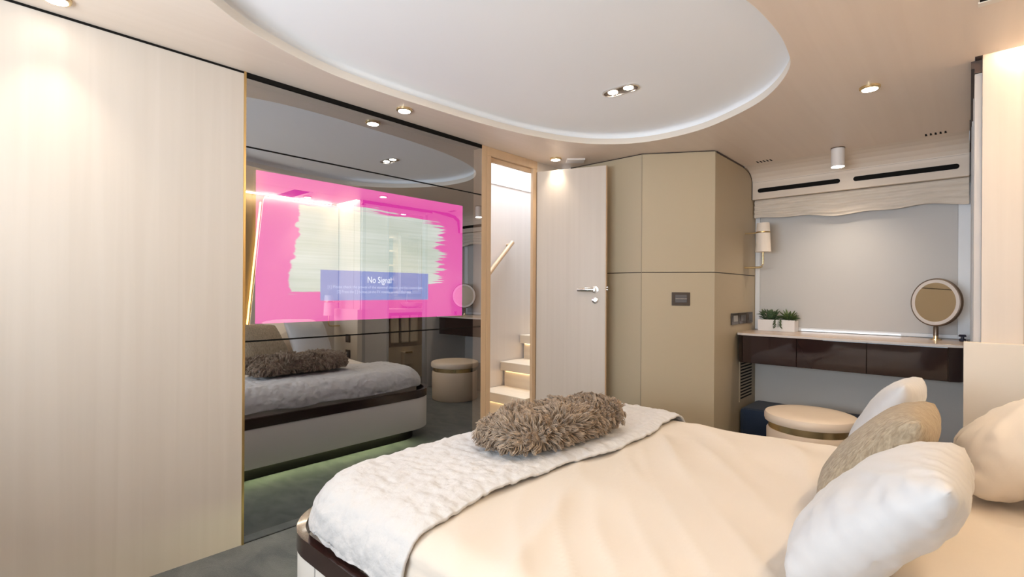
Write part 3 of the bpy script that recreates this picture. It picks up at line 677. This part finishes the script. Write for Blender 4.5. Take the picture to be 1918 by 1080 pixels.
# ------------------------------------------------------------------ head wall seen in the mirror, partition to the bathroom
hb = thing('headboard', 'leather headboard panels with a glowing warm light edge behind the bed', 'headboard', (0.5, 1.53, 0.3))
MB().prism([(1.76, 0.38), (2.69, 0.38), (2.69, CZ-0.02), (1.93, CZ-0.02), (1.915, CZ-0.06)], 0.455, 0.475, 0.003, axis='x').build('side_panel', LEATHER_L, hb)
MB().prism([(1.30, 0.38), (0.37, 0.38), (0.37, CZ-0.02), (1.13, CZ-0.02), (1.145, CZ-0.06)], 0.455, 0.475, 0.003, axis='x').build('side_panel', LEATHER_L, hb)
for sg in (1, -1):
    MB().prism([(1.53+sg*(y-1.53), z) for y, z in ((1.745, 0.40), (1.757, 0.40), (1.908, CZ-0.075), (1.896, CZ-0.075))], 0.484, 0.498, axis='x').build('light_strip', LED, hb)
cl = thing('cove_light', 'warm LED strip glowing in the ceiling cove along the bed head', 'light', (0.3, 2.6, CZ+0.02))
MB().box(0.436, 0.452, 0.5, 2.60, CZ-0.011, CZ-0.003).build('strip_along_head', LEDW, cl)
MB().box(0.115, 0.50, 2.660, 2.672, CZ+0.012, CZ+0.024).build('strip_along_partition', LEDW, cl)
PY = 2.70
mb = MB(); mb.box(0.034, 0.58, PY, PY+0.05, 0, CZ+0.055)
struct(mb.build('wall_partition', W_V))
struct(MB().box(0.150, 0.153, PY-0.0015, PY+0.001, 0, CZ+0.05).build('trim_5', mat('groove_line', (0.42, 0.34, 0.27), 0.6)))  # darker vertical line on the partition face
struct(MB().box(-0.017, 0.50, PY-0.055, PY-0.002, 0, 0.895, 0.002).build('trim_6', LEATHER_L), 'low pale leather bedside panel')
mb = MB(); mb.box(0.011, 0.052, PY+0.05, 3.02, 0, CZ); mb.box(0.005, 0.052, 3.52, YF, 0, CZ); mb.box(0.011, 0.052, 3.02, 3.52, 1.93, CZ)
struct(mb.build('wall_right', WALLG))
mb = MB(); mb.box(0.003, 0.054, 3.50, 3.535, 0, 1.95, 0.002); mb.box(0.008, 0.054, 3.005, 3.03, 0, 1.95, 0.002); mb.box(0.011, 0.0335, PY+0.012, PY+0.0505, 0, CZ-0.05, 0.001)
struct(mb.build('door_2', mat('grey_jamb', (0.46, 0.44, 0.43), 0.5)), 'frame of the bathroom doorway')
mb = MB(); mb.prism([(3.60, CZ), (3.84, CZ), (3.94, CZ-0.02), (4.0, CZ-0.06), (4.015, 1.79), (4.0, 1.79), (3.98, CZ-0.09), (3.92, CZ-0.05), (3.6, CZ-0.012)], -0.004, 0.0045, axis='x')
mb.box(0.000, 0.0105, PY+0.004, 3.6, CZ-0.03, CZ-0.0005); mb.box(0.0105, 0.0335, PY+0.004, PY+0.03, CZ-0.0495, CZ-0.0005); mb.box(0.0115, 0.0335, 2.656, PY+0.03, CZ, CZ+0.054)  # last two boxes: dark blocks added for the shaded recess at the jamb top
struct(mb.build('trim_7', DARKBR))
sconce((0.33, PY-0.057, 0.72), (0, -1, 0), 'cream double shade bedside lamp, visible only in the mirror')
for z, lab in ((0.555, 'upper dark socket on the bedside panel, visible in the mirror'), (0.395, 'lower dark socket on the bedside panel, visible in the mirror')):
    t = thing('wall_socket', lab, 'socket', (0.155, PY-0.056, z), 'bedside sockets')
    pl_ = MB().box(0.115, 0.20, PY-0.064, PY-0.0555, z, z+0.085, 0.002).build('plate', SWB, t)
    MB().box(0.135, 0.18, PY-0.067, PY-0.064, z+0.02, z+0.065, 0.001).build('insert', SWG, pl_)
# bathroom
mb = MB(); mb.box(0.88, 0.94, 2.75, YF+0.06, 0, CZ); mb.box(0.03, 0.94, YF, YF+0.06, 0, CZ); mb.box(0.58, 0.94, 2.70, 2.76, 0, CZ)
struct(mb.build('wall_bath', TILE))
bv = thing('washstand', 'cream bathroom washstand with basin seen through the doorway in the mirror', 'washstand', (0.72, 3.8, 0))
MB().box(0.60, 0.878, 3.2, 4.115, 0.0, 0.40, 0.004).build('cabinet', TILE, bv)
MB().box(0.66, 0.878, 3.2, 4.115, 0.40, 0.82, 0.004).build('cabinet_back', W_V, bv)
MB().box(0.57, 0.878, 3.2, 4.115, 0.82, 0.87, 0.006).build('worktop', POTW, bv)
MB().lathe([(0.05, 0.87), (0.12, 0.90), (0.15, 0.94), (0.145, 0.94), (0.11, 0.905), (0.03, 0.885)], (0.72, 3.85, 0), n=40).build('basin', POTW, bv, True)
MB().tube([(0.84, 3.85, 0.87), (0.84, 3.85, 1.06), (0.82, 3.85, 1.09), (0.74, 3.85, 1.09), (0.735, 3.85, 1.06)], 0.011, 10).build('tap', CHROME, bv, True)
bm_ = thing('bathroom_mirror', 'tall framed bathroom mirror seen through the doorway in the smoked mirror', 'mirror', (0.87, 3.95, 1.1))
mb = MB(); mb.box(0.86, 0.879, 3.74, 3.775, 1.05, 1.84); mb.box(0.86, 0.879, 4.06, 4.095, 1.05, 1.84); mb.box(0.86, 0.879, 3.775, 4.06, 1.805, 1.84); mb.box(0.86, 0.879, 3.775, 4.06, 1.05, 1.085)
mb.build('frame', POTW, bm_)
MB().box(0.868, 0.879, 3.775, 4.06, 1.085, 1.805).build('glass', GLASSM, bm_)
sh = thing('shelf_niche', 'open bathroom shelves left of the bathroom mirror, seen in reflection', 'shelf', (0.86, 3.6, 1.1))
MB().box(0.872, 0.879, 3.52, 3.66, 1.05, 1.75).build('back_panel', mat('blue_grey_shelf', (0.16, 0.22, 0.27), 0.4), sh)
for z in (1.05, 1.22, 1.40, 1.58, 1.75): MB().box(0.80, 0.879, 3.51, 3.67, z, z+0.02).build('shelf', TILE, sh)
tr = thing('towel_rail', 'brass towel rail on the bathroom washstand', 'rail', (0.6, 3.75, 0.78))
MB().tube([(0.60, 3.40, 0.775), (0.60, 4.02, 0.775)], 0.008, 10).build('bar', BRASS, tr, True)
for y in (3.41, 4.01): MB().tube([(0.60, y, 0.775), (0.659, y, 0.775)], 0.007, 8).build('bracket', BRASS, tr, True)
for y, lab in ((3.505, 'cream hand towel on the bathroom rail, leftmost of the three in the mirror'), (3.655, 'cream hand towel on the bathroom rail, middle of the three'), (3.79, 'cream hand towel on the bathroom rail, rightmost of the three in the mirror')):
    def tf(u, v, y=y):
        a = v*2-1; yy = y-0.055+u*0.11
        if a < -0.1: return (0.588+0.003*math.sin(u*14), yy, 0.775 + (a+0.1)*0.36)
        if a > 0.1: return (0.613, yy, 0.775 - (a-0.1)*0.34)
        return (0.6005 + 0.0125*math.sin(a/0.1*PI/2), yy, 0.775 + 0.0125*math.cos(a/0.1*PI/2))
    o = MB().grid(tf, 10, 40).build('towel', TOWEL, None, True, loc=(0.6, y, 0.45), ang=180); tag(o, lab, 'towel', 'towels on the bathroom rail')
    q = o.modifiers.new('thick', 'SOLIDIFY'); q.thickness = 0.005; q.offset = 1
tb = thing('tissue_box', 'cream tissue box holder under the bathroom towels, seen in the mirror', 'box', (0.57, 3.66, 0.3))
MB().box(0.535, 0.598, 3.60, 3.74, 0.19, 0.34, 0.004).build('holder', TILE, tb)
MB().box(0.530, 0.536, 3.62, 3.72, 0.325, 0.345).build('flap', BRASS, tb)
# ------------------------------------------------------------------ ceiling lights
SPOT_E = 8.0
def spot_light(name, loc, parent, e, col=(1, 0.84, 0.66), ang=86, blend=1.0, rad=0.025):
    l = bpy.data.lights.new(name, 'SPOT'); l.energy = e; l.color = col; l.spot_size = math.radians(ang); l.spot_blend = blend; l.shadow_soft_size = rad
    o = bpy.data.objects.new(name, l); COL.objects.link(o); o.location = Vector(loc) - Vector(parent.location); o.parent = parent; return o
def downlight(x, y, label):
    t = thing('ceiling_spotlight', label, 'ceiling light', (x, y, CZ-0.014), 'round ceiling spotlights')
    MB().lathe([(0.030, -0.012), (0.036, -0.012), (0.040, -0.008), (0.040, 0.0), (0.030, 0.0)], (x, y, CZ-0.0005), n=40, cap=False).build('ring', BRASS, t, True)
    MB().lathe([(0.0001, -0.0125), (0.0305, -0.0125), (0.0305, -0.004)], (x, y, CZ-0.0005), n=32, cap=False).build('lens', LENS, t)
    spot_light('light', (x, y, CZ-0.018), t, SPOT_E*0.7)
    return t
for x, y, lab in ((-2.145, 0.185, 'round spotlight above the blank wood wall at the upper left'), (-2.128, 1.50, 'round spotlight above the smoked mirror'), (-2.119, 2.75, 'round spotlight in front of the open door'),
                  (-0.334, 2.73, 'round spotlight on the bare ceiling near the bedside panel'), (0.25, 2.25, 'round spotlight above the bed head, seen in the mirror'), (-0.33, 0.25, 'added round spotlight in the ceiling behind the camera, unseen')):  # last one is unseen, added for extra downward light
    downlight(x, y, lab)
def bath_spot():  # assumed fitting, placed for the warm light in the bathroom
    x, y = 0.42, 3.5
    t = thing('ceiling_spotlight', 'round spotlight in the bathroom ceiling, added unseen for the warm light there', 'ceiling light', (x, y, CZ-0.014), 'round ceiling spotlights')
    MB().lathe([(0.030, -0.012), (0.036, -0.012), (0.040, -0.008), (0.040, 0.0), (0.030, 0.0)], (x, y, CZ-0.0005), n=40, cap=False).build('ring', BRASS, t, True)
    MB().lathe([(0.0001, -0.0125), (0.0305, -0.0125), (0.0305, -0.004)], (x, y, CZ-0.0005), n=32, cap=False).build('lens', LENS, t)
    spot_light('light', (x, y, CZ-0.018), t, 13, (1, 0.83, 0.62), 150)
bath_spot()
def twin(X, Y, label):
    dl = thing('twin_downlight', label, 'ceiling light', (X, Y, TZ-0.003))
    def oval(x, y, a, b, z, n=12):
        return [(x-(a-b) + b*math.cos(t), y + b*math.sin(t)) for t in [PI/2+PI*i/n for i in range(n+1)]] + [(x+(a-b) + b*math.cos(t), y + b*math.sin(t)) for t in [-PI/2+PI*i/n for i in range(n+1)]]
    mb = MB(); oa, oi = oval(X, Y, 0.098, 0.044, 0), oval(X, Y, 0.090, 0.037, 0); k = len(oa)
    V = [[mb.bm.verts.new((*p, z)) for p in r] for r, z in ((oa, TZ-0.0005), (oa, TZ-0.006), (oi, TZ-0.007), (oi, TZ-0.0012))]
    for a, b in zip(V, V[1:]):
        for i in range(k): mb.bm.faces.new((a[i], a[(i+1) % k], b[(i+1) % k], b[i]))
    mb.build('bezel', CHROME, dl, True)
    MB().prism(oi, TZ-0.0013, TZ-0.0005).build('recess', BRONZE, dl)
    for dx in (-0.043, 0.043):
        MB().lathe([(0.0001, -0.003), (0.024, -0.003), (0.024, -0.0014)], (X+dx, Y, TZ), n=28, cap=False).build('lens', LENS, dl)
    spot_light('light', (X, Y, TZ-0.012), dl, SPOT_E*1.2, (1, 0.88, 0.74))
twin(-1.275, 2.175, 'oval chrome twin downlight recessed in the white ceiling oval')
twin(-1.275, 0.80, 'added oval twin downlight above the camera, unseen fill for the room')  # unseen second fitting, added to spread light over bed and tray
pd = thing('cylinder_spotlight', 'white cylinder spotlight hanging from the ceiling before the window niche', 'ceiling light', (-0.622, 3.74, CZ-0.12))
MB().lathe([(0.030, -0.118), (0.037, -0.12), (0.037, -0.0005), (0.025, -0.0005)], (-0.622, 3.74, CZ), n=40).build('body', POTW, pd, True)
MB().lathe([(0.039, -0.006), (0.039, -0.0004)], (-0.622, 3.74, CZ), n=40, cap=False).build('collar', BRONZE, pd, True)
MB().lathe([(0.0001, -0.1215), (0.034, -0.1215), (0.034, -0.119)], (-0.622, 3.74, CZ), n=32, cap=False).build('lens', LENS, pd)
spot_light('light', (-0.622, 3.74, CZ-0.126), pd, SPOT_E*1.5, ang=120)
for x0, lab in ((-1.115, 'row of small ceiling slots left of the white cylinder spotlight'), (-0.197, 'row of small ceiling slots right of the white cylinder spotlight')):
    t = thing('ceiling_vent', lab, 'vent', (x0+0.045, 3.775, CZ-0.002), 'small slotted ceiling vents')
    for k in range(5): MB().prism([(x0+k*0.0215, 3.795), (x0+k*0.0215+0.011, 3.795), (x0+k*0.0215+0.009, 3.745), (x0+k*0.0215+0.002, 3.745)], CZ-0.0012, CZ-0.0003).build('slot', BLACK, t)
ap = thing('ceiling_sensor', 'flat white rectangular plate on the ceiling above the open door', 'sensor', (-2.04, 2.89, CZ-0.012))
MB().prism([(-2.06, 2.80), (-1.965, 2.885), (-2.03, 2.96), (-2.125, 2.875)], CZ-0.010, CZ-0.0005, 0.003).build('cover', POTW, ap)
sv = thing('ceiling_slot', 'dark slot with a pale trim in the ceiling above the bedside panel', 'vent', (0.2, 2.10, CZ-0.004))
MB().box(0.020, 0.42, 2.02, 2.165, CZ-0.0032, CZ-0.0006).build('opening', BLACK, sv)
MB().box(0.016, 0.425, 2.165, 2.195, CZ-0.006, CZ-0.0006, 0.001).build('trim_strip', LIP, sv)
